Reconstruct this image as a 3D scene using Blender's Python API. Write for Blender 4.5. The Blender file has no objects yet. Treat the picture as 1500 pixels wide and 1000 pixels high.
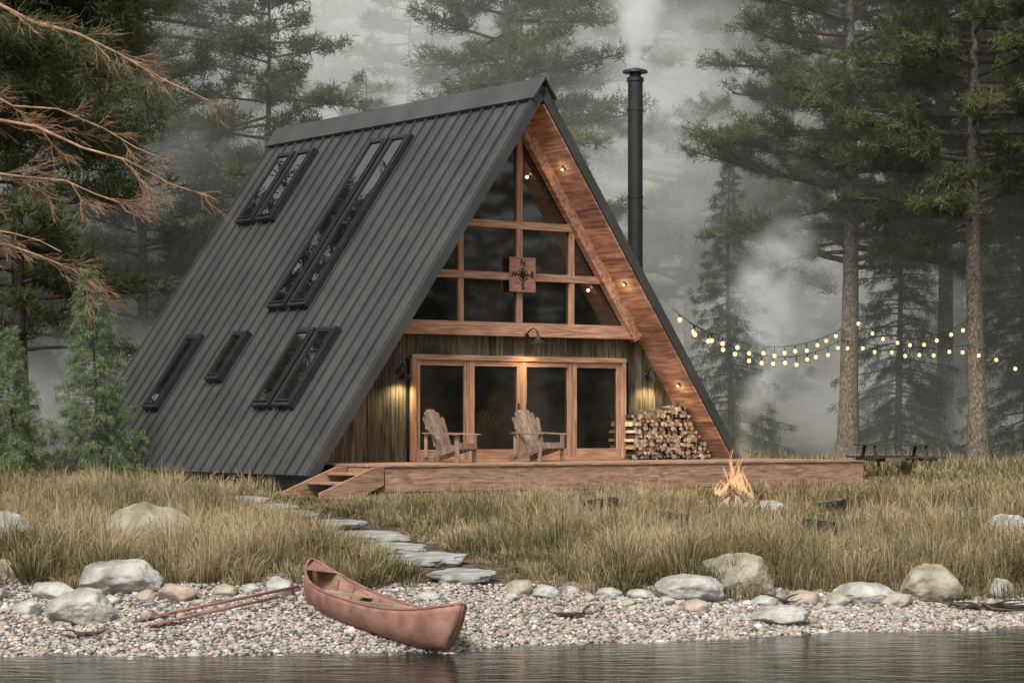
import bpy, math, random
import numpy as np
from mathutils import Vector, Matrix, noise as mn
random.seed(7)
rng = np.random.default_rng(7)
C = bpy.context.scene.collection
CZ = 2.5      # camera height above the water (water level z = 0)

# ------------------------------------------------------------------ materials
def new_mat(name):
    m = bpy.data.materials.new(name); m.use_nodes = True
    nt = m.node_tree; nt.nodes.clear()
    return m, nt, nt.nodes, nt.links

def mat(name, c1, c2=None, scale=4.0, stretch=(1,1,1), rough=0.7, bump=0.0, bscale=None,
        island=0.0, detail=6.0, spec=0.3, metallic=0.0, c3=None, trans=0.0, lo=0.35, hi=0.65, bdist=0.02, distort=0.0, ior=None):
    m, nt, N, L = new_mat(name)
    out = N.new('ShaderNodeOutputMaterial'); p = N.new('ShaderNodeBsdfPrincipled')
    p.inputs['Roughness'].default_value = rough
    p.inputs['Specular IOR Level'].default_value = spec
    p.inputs['Metallic'].default_value = metallic
    if ior: p.inputs['IOR'].default_value = ior
    tc = N.new('ShaderNodeTexCoord'); mp = N.new('ShaderNodeMapping')
    mp.inputs['Scale'].default_value = stretch
    L.new(tc.outputs['Object'], mp.inputs['Vector'])
    nz = N.new('ShaderNodeTexNoise'); nz.inputs['Scale'].default_value = scale
    nz.inputs['Detail'].default_value = detail; nz.inputs['Distortion'].default_value = distort
    L.new(mp.outputs[0], nz.inputs['Vector'])
    cr = N.new('ShaderNodeValToRGB')
    cr.color_ramp.elements[0].position = lo; cr.color_ramp.elements[1].position = hi
    cr.color_ramp.elements[0].color = (*c1, 1); cr.color_ramp.elements[1].color = (*(c2 or c1), 1)
    if c3:
        e = cr.color_ramp.elements.new((lo+hi)/2); e.color = (*c3, 1)
    L.new(nz.outputs['Fac'], cr.inputs['Fac'])
    col = cr.outputs['Color']
    if island > 0:
        g = N.new('ShaderNodeNewGeometry'); mr = N.new('ShaderNodeMapRange')
        mr.inputs['To Min'].default_value = 1-island; mr.inputs['To Max'].default_value = 1+island
        L.new(g.outputs['Random Per Island'], mr.inputs['Value'])
        mx = N.new('ShaderNodeVectorMath'); mx.operation = 'SCALE'
        L.new(col, mx.inputs[0]); L.new(mr.outputs[0], mx.inputs['Scale'])
        col = mx.outputs[0]
    L.new(col, p.inputs['Base Color'])
    if bump > 0:
        bz = N.new('ShaderNodeTexNoise'); bz.inputs['Scale'].default_value = bscale or scale*3
        bz.inputs['Detail'].default_value = 8
        L.new(mp.outputs[0], bz.inputs['Vector'])
        b = N.new('ShaderNodeBump'); b.inputs['Strength'].default_value = bump; b.inputs['Distance'].default_value = bdist
        L.new(bz.outputs['Fac'], b.inputs['Height']); L.new(b.outputs[0], p.inputs['Normal'])
    L.new(p.outputs[0], out.inputs['Surface'])
    return m

def island_ramp_mat(name, cols, rough=0.8, trans=0.0, noise_scale=0.6, noise_amt=0.35, spec=0.2, wiso=1.0, ndetail=4, tip=None, bias=0.0):
    """colour picked per piece (stone / blade) plus broad soft variation; tip = brightness root..tip"""
    m, nt, N, L = new_mat(name)
    out = N.new('ShaderNodeOutputMaterial'); p = N.new('ShaderNodeBsdfPrincipled')
    p.inputs['Roughness'].default_value = rough; p.inputs['Specular IOR Level'].default_value = spec
    g = N.new('ShaderNodeNewGeometry')
    nz = N.new('ShaderNodeTexNoise'); nz.inputs['Scale'].default_value = noise_scale; nz.inputs['Detail'].default_value = ndetail
    L.new(g.outputs['Position'], nz.inputs['Vector'])
    a = N.new('ShaderNodeMath'); a.operation = 'MULTIPLY_ADD'
    a.inputs[1].default_value = noise_amt*2.5; a.inputs[2].default_value = -noise_amt*1.25 + (1-wiso)*0.5 + bias
    L.new(nz.outputs['Fac'], a.inputs[0])
    s = N.new('ShaderNodeMath'); s.operation = 'MULTIPLY_ADD'; s.use_clamp = True
    L.new(g.outputs['Random Per Island'], s.inputs[0]); s.inputs[1].default_value = wiso; L.new(a.outputs[0], s.inputs[2])
    cr = N.new('ShaderNodeValToRGB'); els = cr.color_ramp.elements
    n = len(cols)
    els[0].position = 0; els[0].color = (*cols[0], 1); els[1].position = 1; els[1].color = (*cols[-1], 1)
    for i in range(1, n-1):
        e = els.new(i/(n-1)); e.color = (*cols[i], 1)
    L.new(s.outputs[0], cr.inputs['Fac']); col = cr.outputs[0]
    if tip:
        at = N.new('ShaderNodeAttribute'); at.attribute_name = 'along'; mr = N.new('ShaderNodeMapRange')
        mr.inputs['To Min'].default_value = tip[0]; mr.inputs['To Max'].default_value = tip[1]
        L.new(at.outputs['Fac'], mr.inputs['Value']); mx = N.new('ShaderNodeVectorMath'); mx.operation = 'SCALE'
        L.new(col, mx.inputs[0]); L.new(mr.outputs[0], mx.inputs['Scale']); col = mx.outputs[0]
    L.new(col, p.inputs['Base Color'])
    if trans > 0:
        t = N.new('ShaderNodeBsdfTranslucent'); L.new(col, t.inputs['Color'])
        ms = N.new('ShaderNodeMixShader'); ms.inputs[0].default_value = trans
        L.new(p.outputs[0], ms.inputs[1]); L.new(t.outputs[0], ms.inputs[2]); L.new(ms.outputs[0], out.inputs['Surface'])
    else:
        L.new(p.outputs[0], out.inputs['Surface'])
    return m

def emis(name, col, st):
    m, nt, N, L = new_mat(name)
    out = N.new('ShaderNodeOutputMaterial'); e = N.new('ShaderNodeEmission')
    e.inputs[0].default_value = (*col, 1); e.inputs[1].default_value = st
    L.new(e.outputs[0], out.inputs['Surface']); return m

M = {}
M['roof'] = mat('roof_metal', (0.046,0.046,0.046), (0.074,0.073,0.072), scale=1.6, stretch=(1,1,0.35), rough=0.48, spec=0.5, bump=0.05, bscale=2, detail=9, lo=.3, hi=.7)
M['black'] = mat('black_metal', (0.014,0.014,0.015), (0.024,0.024,0.025), scale=6, rough=0.5, spec=0.5)
M['frame'] = mat('skylight_frame', (0.02,0.021,0.022), (0.03,0.03,0.032), scale=6, rough=0.35, spec=0.5)
M['glass'] = mat('window_glass', (0.008,0.008,0.007), (0.052,0.043,0.032), scale=0.7, rough=0.04, spec=0.5, ior=2.2, bump=0.03, bscale=1.2, lo=.4, hi=.72, detail=4)
M['skyglass'] = mat('skylight_glass', (0.006,0.006,0.006), (0.012,0.012,0.011), scale=0.8, rough=0.02, spec=0.5, ior=2.9)
WR1, WR2, WR3 = (0.31,0.165,0.105), (0.62,0.38,0.25), (0.46,0.262,0.17)
M['wood_v'] = mat('timber_upright', WR1, WR2, scale=3, stretch=(9,9,0.6), rough=0.65, c3=WR3, island=0.18, bump=0.25)
M['wood_h'] = mat('timber_beam', WR1, WR2, scale=3, stretch=(0.6,9,9), rough=0.65, c3=WR3, island=0.15, bump=0.25)
M['soffit'] = mat('soffit_planks', (0.36,0.18,0.118), (0.72,0.42,0.29), scale=2.5, stretch=(6,0.8,6), rough=0.7, island=0.32, bump=0.2, spec=.2)
M['deck'] = mat('deck_timber', (0.19,0.108,0.074), (0.54,0.345,0.245), scale=2.4, stretch=(0.5,6,7), rough=0.75, c3=(0.36,0.215,0.148), bump=0.3, distort=1.6, lo=.3, hi=.7)
M['boards'] = mat('dark_wall_boards', (0.032,0.031,0.021), (0.15,0.125,0.082), scale=2.6, stretch=(9,9,0.7), rough=0.8, island=0.45, bump=0.4)
M['chair'] = mat('chair_wood', (0.17,0.12,0.09), (0.36,0.26,0.20), scale=4, stretch=(4,4,1), rough=0.7, island=0.25, bump=0.2)
M['logend'] = mat('log_end', (0.42,0.27,0.17), (0.70,0.51,0.35), scale=9, rough=0.8, island=0.38)
M['bark'] = mat('bark', (0.03,0.025,0.019), (0.13,0.105,0.08), scale=6, stretch=(1,1,0.35), rough=0.95, bump=0.8, bscale=9, bdist=0.05)
M['barklite'] = mat('pine_bark', (0.06,0.05,0.038), (0.38,0.33,0.265), scale=24, stretch=(1,1,0.45), rough=0.95, bump=0.9, bscale=30, bdist=0.05, lo=0.32, hi=0.68, c3=(0.17,0.145,0.11), distort=.5)
M['twig'] = mat('bare_twigs', (0.20,0.115,0.07), (0.46,0.29,0.185), scale=5, rough=0.85)
M['canoe'] = mat('canoe_hull', (0.20,0.095,0.07), (0.42,0.235,0.185), scale=4.0, rough=0.6, bump=0.25, bscale=26, spec=0.35, detail=15, lo=.3, hi=.72, c3=(.31,.16,.12))
M['canoe_in'] = mat('canoe_inside', (0.24,0.125,0.09), (0.42,0.25,0.19), scale=3, stretch=(0.5,4,4), rough=0.6)
M['canoe_trim'] = mat('canoe_trim', (0.20,0.10,0.075), (0.32,0.17,0.13), scale=5, rough=0.5)
M['canoe_seat'] = mat('canoe_seat', (0.30,0.21,0.15), (0.50,0.38,0.30), scale=5, rough=0.6)
M['stone'] = mat('boulder_stone', (0.13,0.125,0.105), (0.60,0.59,0.55), scale=2.8, rough=0.95, bump=0.9, bscale=9, detail=15, c3=(0.37,0.36,0.325), lo=0.25, hi=0.72, bdist=0.05)
M['stonetan'] = mat('boulder_tan', (0.14,0.12,0.08), (0.52,0.47,0.38), scale=2.8, rough=0.95, bump=0.9, bscale=9, detail=15, c3=(0.32,0.29,0.22), lo=0.25, hi=0.72, bdist=0.05)
M['stonepink'] = mat('boulder_pink', (0.26,0.20,0.155), (0.50,0.40,0.33), scale=4, rough=0.95, bump=0.6, bscale=14, detail=12)
M['slab'] = mat('stepping_stone', (0.15,0.15,0.135), (0.44,0.44,0.415), scale=3.5, rough=0.95, bump=0.8, bscale=14, detail=14, lo=.3, hi=.7)
M['sign'] = mat('sign_wood', (0.30,0.15,0.115), (0.46,0.25,0.195), scale=4, stretch=(1,1,9), rough=0.6, bump=0.2)
M['signdark'] = mat('sign_engraving', (0.025,0.012,0.01), rough=0.8)
M['char'] = mat('charred_log', (0.014,0.011,0.009), (0.11,0.085,0.065), scale=8, stretch=(3,3,.6), rough=0.95, bump=0.9, bdist=.05)
M['stumptop'] = mat('stump_top', (0.07,0.056,0.042), (0.20,0.16,0.115), scale=8, rough=0.9)
M['drift'] = mat('driftwood', (0.035,0.028,0.022), (0.11,0.09,0.07), scale=8, rough=0.9)
M['bulb'] = emis('bulb_glow', (1.0,0.66,0.30), 2.2)
M['lampbulb'] = emis('lamp_bulb', (1.0,0.75,0.35), 14)
M['pine'] = island_ramp_mat('pine_needles', [(0.034,0.044,0.020),(0.072,0.086,0.038),(0.125,0.138,0.06),(0.21,0.21,0.095)], trans=0.3, noise_scale=0.8, noise_amt=0.8, wiso=.6)
M['pine2'] = island_ramp_mat('dark_needles', [(0.030,0.043,0.024),(0.061,0.080,0.040),(0.103,0.123,0.06),(0.165,0.178,0.088)], trans=0.3, noise_scale=0.7, noise_amt=0.8, wiso=.6)
M['spruce'] = island_ramp_mat('spruce_needles', [(0.085,0.135,0.06),(0.15,0.21,0.10),(0.22,0.29,0.14),(0.32,0.39,0.20)], trans=0.3, noise_scale=2.5, noise_amt=0.35)
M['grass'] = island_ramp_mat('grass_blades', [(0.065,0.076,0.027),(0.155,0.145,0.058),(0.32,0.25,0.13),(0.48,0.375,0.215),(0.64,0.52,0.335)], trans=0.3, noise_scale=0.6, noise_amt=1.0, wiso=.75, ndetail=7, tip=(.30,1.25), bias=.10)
M['pebble'] = island_ramp_mat('pebbles', [(0.11,0.10,0.09),(0.28,0.25,0.22),(0.42,0.31,0.25),(0.48,0.43,0.37),(0.33,0.32,0.31),(0.68,0.65,0.60)], noise_scale=1.5, noise_amt=0.1)

# ------------------------------------------------------------------ mesh helpers
def np_mesh(name, V, F):
    if not isinstance(F, list): F = [F]
    me = bpy.data.meshes.new(name)
    me.vertices.add(len(V)); me.vertices.foreach_set('co', np.ascontiguousarray(V, dtype=np.float32).ravel())
    nl = sum(f.size for f in F); npol = sum(len(f) for f in F)
    me.loops.add(nl); me.polygons.add(npol)
    me.loops.foreach_set('vertex_index', np.concatenate([f.ravel() for f in F]).astype(np.int32))
    st = []; o = 0
    for f in F:
        st.append(o + np.arange(len(f))*f.shape[1]); o += f.size
    me.polygons.foreach_set('loop_start', np.concatenate(st).astype(np.int32))
    me.update(calc_edges=True)
    return me

def obj(name, data, parent=None, loc=None, rot=None, scale=None):
    o = bpy.data.objects.new(name, data); C.objects.link(o)
    if parent: o.parent = parent
    if loc: o.location = loc
    if rot: o.rotation_euler = rot
    if scale: o.scale = scale
    return o

def empty(name, loc=(0,0,0), rotz=0, parent=None):
    o = obj(name, None, parent, loc, (0,0,rotz)); o.empty_display_size = 0.3
    return o

class MB:
    def __init__(s): s.v=[]; s.f=[]; s.m=[]
    def add(s, vs, fs, mi=0):
        o=len(s.v); s.v += [tuple(v) for v in vs]
        for f in fs: s.f.append([i+o for i in f]); s.m.append(mi)
    def box8(s, p, mi=0):
        s.add(p, [(0,3,2,1),(4,5,6,7),(0,1,5,4),(1,2,6,5),(2,3,7,6),(3,0,4,7)], mi)
    def box(s, x0,x1,y0,y1,z0,z1, mi=0):
        s.box8([(x0,y0,z0),(x1,y0,z0),(x1,y1,z0),(x0,y1,z0),(x0,y0,z1),(x1,y0,z1),(x1,y1,z1),(x0,y1,z1)], mi)
    def beam(s, p, q, w, h, up=(0,0,1), mi=0):
        p=Vector(p); q=Vector(q); d=(q-p).normalized(); sd=d.cross(Vector(up))
        if sd.length<1e-4: sd=d.cross(Vector((1,0,0)))
        sd.normalize(); u=sd.cross(d).normalized(); a=sd*w/2; b=u*h/2
        s.box8([p-a-b,p+a-b,q+a-b,q-a-b,p-a+b,p+a+b,q+a+b,q-a+b], mi)
    def extr(s, poly, b0, b1, mi=0):
        n=len(poly)
        vs=[(a,b0,z) for a,z in poly]+[(a,b1,z) for a,z in poly]
        fs=[tuple(range(n)), tuple(range(2*n-1,n-1,-1))]+[(i,i+n,(i+1)%n+n,(i+1)%n) for i in range(n)]
        s.add(vs, fs, mi)
    def tube(s, pts, rad, n=6, mi=0, cap=True):
        P=[Vector(p) for p in pts]; o=len(s.v); k=len(P)
        ref=Vector((0,0,1))
        if abs((P[-1]-P[0]).normalized().z)>0.9: ref=Vector((1,0,0))
        for i,p in enumerate(P):
            d=(P[min(i+1,k-1)]-P[max(i-1,0)]).normalized()
            a=d.cross(ref)
            if a.length<1e-4: a=d.cross(Vector((0,1,0)))
            a.normalize(); b=d.cross(a)
            r=rad[i] if hasattr(rad,'__len__') else rad
            for j in range(n):
                t=2*math.pi*j/n
                s.v.append(tuple(p+a*(r*math.cos(t))+b*(r*math.sin(t))))
        for i in range(k-1):
            for j in range(n):
                s.f.append([o+i*n+j,o+i*n+(j+1)%n,o+(i+1)*n+(j+1)%n,o+(i+1)*n+j]); s.m.append(mi)
        if cap:
            s.f.append([o+j for j in range(n)][::-1]); s.m.append(mi)
            s.f.append([o+(k-1)*n+j for j in range(n)]); s.m.append(mi)
    def mesh(s, name, mats, smooth=False):
        me=bpy.data.meshes.new(name); me.from_pydata(s.v,[],s.f)
        for m in mats: me.materials.append(m)
        me.polygons.foreach_set('material_index', s.m)
        if smooth: me.polygons.foreach_set('use_smooth',[True]*len(s.f))
        me.update(); return me
    def make(s, name, mats, parent=None, smooth=False, bevel=0, **k):
        if not isinstance(mats,(list,tuple)): mats=[mats]
        o=obj(name, s.mesh(name,mats,smooth), parent, **k)
        if bevel:
            b=o.modifiers.new('bevel','BEVEL'); b.width=bevel; b.segments=2; b.limit_method='ANGLE'
        return o

# ------------------------------------------------------------------ terrain
def wob(x,y,f,ph=0.0):
    return (np.sin(x*f+1.3+ph)*np.cos(y*f*1.17-0.7+ph)+0.5*np.sin(x*f*2.3+y*f*1.9+2.1+ph)+0.3*np.cos(x*f*4.7-y*f*4.1+ph))/1.8
def shoreY(x):
    return np.interp(x,[-30,-8,-3,-0.7,0,2,4,6.25,12,40],[24.0,24.6,24.95,25.3,25.75,26.6,27.6,28.3,29.2,31])+0.10*np.sin(x*2.1)+0.06*np.sin(x*5.3+1)
def grassY(x):
    return np.interp(x,[-30,-8,0,2,4,6.25,12,40],[28.0,28.3,28.75,29.2,29.7,30.1,31,33])+0.22*np.sin(x*1.7+0.5)+0.14*np.sin(x*4.1)
ZP=-1.47
def ground(x,y):
    x=np.asarray(x,float); y=np.asarray(y,float)
    ys=shoreY(x); yg=grassY(x)
    zg=-2.5+0.125*(yg-ys)
    z=np.where(y<yg, -2.5+0.125*(y-ys), zg+(ZP-zg)*np.clip((y-yg)/(43-yg),0,1))
    z=np.maximum(z,-4.2)
    z=z+0.05*np.clip((y-yg)/0.5,0,1)*np.clip((40-y)/10,0,1)
    z=z+0.2*np.clip((y-52)/10,0,1)
    z=z+np.where(y>yg,0.03*wob(x,y,0.9),0.015*wob(x,y,2.0))
    t=np.clip((y-85)/90,0,1); z=z+t*t*(3-2*t)*38
    t=np.clip((np.abs(x)-16)/20,0,1); z=np.where(y>20,z+t*1.0,z)
    return z+CZ
def gz(x,y): return float(ground(x,y))

path = [(-4.98,41.8),(-4.16,40.1),(-3.6,38.4),(-2.75,36.65),(-2.05,34.5),(-1.55,32.8),(-1.05,31.0),(-0.6,28.9),(-0.5,28.0)]
def pathdist(x,y):
    d=np.full(np.shape(x),99.0)
    for (x0,y0),(x1,y1) in zip(path[:-1],path[1:]):
        x0+=0.22; x1+=0.22
        dx,dy=x1-x0,y1-y0
        t=np.clip(((x-x0)*dx+(y-y0)*dy)/(dx*dx+dy*dy),0,1)
        d=np.minimum(d,np.hypot(x-x0-t*dx,y-y0-t*dy))
    return d

xs=np.concatenate([np.linspace(-260,-30,18),np.linspace(-28,-11,24),np.linspace(-10.7,10.7,150),np.linspace(11,28,24),np.linspace(30,260,18)])
ys_=np.concatenate([np.linspace(-300,10,12),np.linspace(14,23,10),np.linspace(23.3,50,200),np.linspace(50.5,85,50),np.linspace(87,190,40),np.linspace(200,600,8)])
X,Y=np.meshgrid(xs,ys_); Z=ground(X,Y)
V=np.stack([X.ravel(),Y.ravel(),Z.ravel()],1)
nx,ny=len(xs),len(ys_)
i=np.arange(ny-1)[:,None]*nx+np.arange(nx-1)[None,:]
F=np.stack([i,i+1,i+1+nx,i+nx],-1).reshape(-1,4)
me=np_mesh('ground',V,F)
me.polygons.foreach_set('use_smooth',[True]*len(me.polygons))
at=me.attributes.new('zone','FLOAT','POINT')
at.data.foreach_set('value', np.clip((V[:,1]-grassY(V[:,0]))/0.5+0.5,0,1).astype(np.float32))
at=me.attributes.new('trail','FLOAT','POINT')
at.data.foreach_set('value', (np.clip(1.9-pathdist(V[:,0],V[:,1])/0.55,0,1)).astype(np.float32))
m,nt,N,L=new_mat('ground_soil_and_gravel')
out=N.new('ShaderNodeOutputMaterial'); p=N.new('ShaderNodeBsdfPrincipled'); p.inputs['Roughness'].default_value=0.95; p.inputs['Specular IOR Level'].default_value=0.15
tc=N.new('ShaderNodeTexCoord')
def ramp(c1,c2,scale,lo=.35,hi=.65,vor=False):
    n=N.new('ShaderNodeTexNoise'); n.inputs['Scale'].default_value=scale; n.inputs['Detail'].default_value=10
    L.new(tc.outputs['Object'],n.inputs['Vector']); c=N.new('ShaderNodeValToRGB')
    c.color_ramp.elements[0].color=(*c1,1); c.color_ramp.elements[1].color=(*c2,1)
    c.color_ramp.elements[0].position=lo; c.color_ramp.elements[1].position=hi
    L.new(n.outputs['Fac'],c.inputs[0]); return c.outputs[0]
soil=ramp((0.045,0.038,0.02),(0.16,0.13,0.075),1.5); dirt=ramp((0.035,0.026,0.018),(0.16,0.12,0.088),6); grav=ramp((0.07,0.062,0.055),(0.24,0.21,0.18),22)
def attr(nm):
    a=N.new('ShaderNodeAttribute'); a.attribute_name=nm; return a.outputs['Fac']
def mix(f,a,b):
    x=N.new('ShaderNodeMix'); x.data_type='RGBA'; L.new(f,x.inputs[0]); L.new(a,x.inputs[6]); L.new(b,x.inputs[7]); return x.outputs[2]
c=mix(attr('zone'),grav,mix(attr('trail'),soil,dirt)); L.new(c,p.inputs['Base Color'])
bz=N.new('ShaderNodeTexNoise'); bz.inputs['Scale'].default_value=14; bz.inputs['Detail'].default_value=10; L.new(tc.outputs['Object'],bz.inputs['Vector'])
bp=N.new('ShaderNodeBump'); bp.inputs['Distance'].default_value=0.05; bp.inputs['Strength'].default_value=0.7
L.new(bz.outputs['Fac'],bp.inputs['Height']); L.new(bp.outputs[0],p.inputs['Normal']); L.new(p.outputs[0],out.inputs[0])
me.materials.append(m)
obj('ground',me)

# water
m,nt,N,L=new_mat('lake_water')
out=N.new('ShaderNodeOutputMaterial'); p=N.new('ShaderNodeBsdfPrincipled')
p.inputs['Base Color'].default_value=(0.012,0.020,0.016,1); p.inputs['Roughness'].default_value=0.05; p.inputs['IOR'].default_value=1.2
tc=N.new('ShaderNodeTexCoord'); mp=N.new('ShaderNodeMapping'); mp.inputs['Scale'].default_value=(0.8,2.2,1); L.new(tc.outputs['Object'],mp.inputs[0])
n1=N.new('ShaderNodeTexNoise'); n1.inputs['Scale'].default_value=2.2; n1.inputs['Detail'].default_value=5; n1.inputs['Distortion'].default_value=0.6
L.new(mp.outputs[0],n1.inputs[0])
bp=N.new('ShaderNodeBump'); bp.inputs['Strength'].default_value=0.32; bp.inputs['Distance'].default_value=0.04
L.new(n1.outputs['Fac'],bp.inputs['Height']); L.new(bp.outputs[0],p.inputs['Normal']); L.new(p.outputs[0],out.inputs[0])
w=MB(); w.add([(-260,-300,0),(260,-300,0),(260,33,0),(-260,33,0)],[(0,1,2,3)]); w.make('lake_water',m)

# ------------------------------------------------------------------ cabin
TH=math.radians(37)
A2=Vector((math.cos(TH),math.sin(TH),0)); B2=Vector((-math.sin(TH),math.cos(TH),0))
O=Vector((0.635,48.0,CZ-0.85))      # local origin: deck level below the rake apex
def W(a,b,z): return O+A2*a+B2*b+Vector((0,0,z))
cab=empty('a_frame_cabin',O,TH)
ZR=7.77; SN,CS=0.5797,0.8148
LEN=10.47; ST=9.80
def sp(side,s,n): return (side*(s*SN+n*CS), ZR-s*CS+n*SN)
def roofpoly(side,s0,s1,n0,n1):
    if s0==0: pts=[(0,ZR+n1/SN),sp(side,s1,n1),sp(side,s1,n0),(0,ZR+n0/SN)]
    else: pts=[sp(side,s0,n1),sp(side,s1,n1),sp(side,s1,n0),sp(side,s0,n0)]
    return pts
def slab(mb,side,b0,b1,s0,s1,n0,n1,mi=0):
    mb.extr(roofpoly(side,s0,s1,n0,n1),b0,b1,mi)
for side,nm in ((-1,'roof_left_slope'),(1,'roof_right_slope')):
    mb=MB(); slab(mb,side,0,LEN,0,ST,-0.15,0)
    b=0.02
    while b<LEN:
        slab(mb,side,b,b+0.026,0.2,ST-0.01,-0.01,0.06); b+=0.417
    slab(mb,side,-0.025,0.10,0.05,ST+0.02,-0.17,0.03)
    mb.make(nm,M['roof'],cab)
    mb=MB(); slab(mb,side,-0.10,LEN+0.10,0,0.42,0.07,0.095); slab(mb,side,-0.10,LEN+0.1,0.40,0.425,0.0,0.072)
    mb.make('ridge_cap_'+('a' if side<0 else 'b'),M['roof'],cab)
    mb=MB(); s=0.35
    while s<9.5:
        slab(mb,side,0.03,1.02,s,s+0.152,-0.20,-0.172+random.uniform(-.003,.003)); s+=0.158
    mb.make('soffit_'+('a' if side<0 else 'b'),M['soffit'],cab)
    mb=MB(); slab(mb,side,0.80,0.98,0.35,6.1,-0.44,-0.20); mb.make('gable_rafter_'+('a' if side<0 else 'b'),M['soffit'],cab,bevel=0.01)

mb=MB(); mb.extr([(0,ZR-0.3),(-5.3,-0.02),(5.3,-0.02)],9.9,10.1); mb.make('rear_gable_wall',M['boards'],cab)
mb=MB(); hw=(7.35-2.8)/1.4056; mb.extr([(0,7.3),(-hw,2.8),(hw,2.8)],1.0,1.03); mb.make('gable_window_glass',M['glass'],cab)
mb=MB()
c0=0.12
mb.box(c0-.07,c0+.07,0.93,1.0,2.89,7.0)
for a in (-1.40,1.52): mb.box(a-.065,a+.065,0.932,1.0,2.89,4.90)
mb.make('gable_mullions',M['wood_v'],cab,bevel=0.008)
mb=MB()
mb.box(-2.4,2.45,0.915,1.0,3.78,3.94); mb.box(-1.62,1.64,0.915,1.0,4.86,5.02)
mb.box(-3.3,3.40,0.86,1.0,2.63,2.89); mb.box(-3.35,3.45,0.83,1.0,2.60,2.64)
mb.make('gable_beams',M['wood_h'],cab,bevel=0.01)
mb=MB()
def roofz(a): return 7.42-1.405*abs(a)
a=-5.2
while a<5.2:
    a1=min(a+0.19,5.2); zt0=min(2.66,roofz(a)); zt1=min(2.66,roofz(a1)); zb=0.0
    if a1>-2.62 and a<2.98: zb=2.10
    if zt0>zb+.02 or zt1>zb+.02:
        zt0=max(zt0,zb+.01); zt1=max(zt1,zb+.01); d=random.uniform(0,0.012)
        mb.box8([(a+.004,1.0+d,zb),(a1-.004,1.0+d,zb),(a1-.004,1.04,zb),(a+.004,1.04,zb),(a+.004,1.0+d,zt0),(a1-.004,1.0+d,zt1),(a1-.004,1.04,zt1),(a+.004,1.04,zt0)])
    a=a1
mb.make('front_wall_boards',M['boards'],cab)
mb=MB(); mb.extr([(0,7.3),(-5.18,0.01),(5.18,0.01)],1.06,1.10); mb.make('wall_backing',M['black'],cab)
D0,D1=-2.65,3.0
mb=MB(); mb.box(D0+.05,D1-.05,0.985,0.995,0.1,2.1); mb.make('door_glass',M['glass'],cab)
mb=MB()
mb.box(D0,D0+.10,0.90,1.0,0,2.17); mb.box(D1-.10,D1,0.90,1.0,0,2.17)
pw=(D1-D0-0.2)/4
for i in range(4):
    x0=D0+.1+i*pw; x1=x0+pw; off=0.93 if i in (1,2) else 0.945
    mb.box(x0+.003,x0+.125,off,0.985,0.04,2.08); mb.box(x1-.125,x1-.003,off,0.985,0.04,2.08)
mb.make('door_stiles',M['wood_v'],cab,bevel=0.006)
mb=MB()
mb.box(D0,D1,0.895,1.0,2.083,2.19)
mb.box(D0,D1,0.90,1.0,0.0,0.038)
for i in range(4):
    x0=D0+.1+i*pw; x1=x0+pw; off=0.934 if i in (1,2) else 0.949
    mb.box(x0+.125,x1-.125,off,0.985,0.04,0.24); mb.box(x0+.125,x1-.125,off,0.985,1.97,2.08)
mb.make('door_rails',M['wood_h'],cab,bevel=0.006)
mb=MB(); 
for a in (c0-.05,c0+.17): mb.box(a-.012,a+.012,0.90,0.93,0.95,1.2)
mb.make('door_handles',M['black'],cab)
mb=MB(); mg=MB()
S_=9.57
for b0,b1,r0,r1,n in ((7.85,9.45,.088,.305,2),(3.85,5.45,.095,.585,2),(7.6,8.25,.652,.862,1),(5.6,6.2,.65,.785,1),(2.0,3.55,.653,.86,2)):
    wd=(b1-b0-(n-1)*.14)/n
    for k in range(n):
        x0=b0+k*(wd+.14); x1=x0+wd; s0,s1=r0*S_,r1*S_; t=.05
        slab(mb,-1,x0,x0+t,s0,s1,-.01,.17); slab(mb,-1,x1-t,x1,s0,s1,-.01,.17)
        slab(mb,-1,x0+t,x1-t,s0,s0+.07,-.01,.165); slab(mb,-1,x0+t,x1-t,s1-.07,s1,-.01,.165)
        q=.085
        slab(mb,-1,x0+q,x0+q+.03,s0+.1,s1-.1,.06,.185); slab(mb,-1,x1-q-.03,x1-q,s0+.1,s1-.1,.06,.185)
        slab(mb,-1,x0+q+.03,x1-q-.03,s0+.1,s0+.13,.06,.183); slab(mb,-1,x0+q+.03,x1-q-.03,s1-.13,s1-.1,.06,.183)
        slab(mg,-1,x0+t,x1-t,s0+.07,s1-.07,.10,.15)
mb.make('skylight_frames',M['frame'],cab); mg.make('skylight_glass',M['skyglass'],cab)

# chimney pipe
ch=MB(); cx,cy=2.73,51.4; top=7.74+CZ
ch.tube([(cx,cy,4.0),(cx,cy,top-.25)],[.165,.165],20); ch.tube([(cx,cy,top-.9),(cx,cy,top-.86)],[.18,.18],20)
ch.tube([(cx,cy,top-.25),(cx,cy,top-.2),(cx,cy,top-.17)],[.19,.19,.19],20)
ch.tube([(cx,cy,top-.17),(cx,cy,top-.06)],[.13,.13],20); ch.tube([(cx,cy,top-.06),(cx,cy,top-.01),(cx,cy,top+.05)],[.28,.27,.05],20)
for zz in (5.6,7.4): ch.tube([(cx,cy,zz),(cx,cy,zz+.05)],[.178,.178],20)
ch.make('chimney_pipe',M['black'],None,smooth=False)

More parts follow.
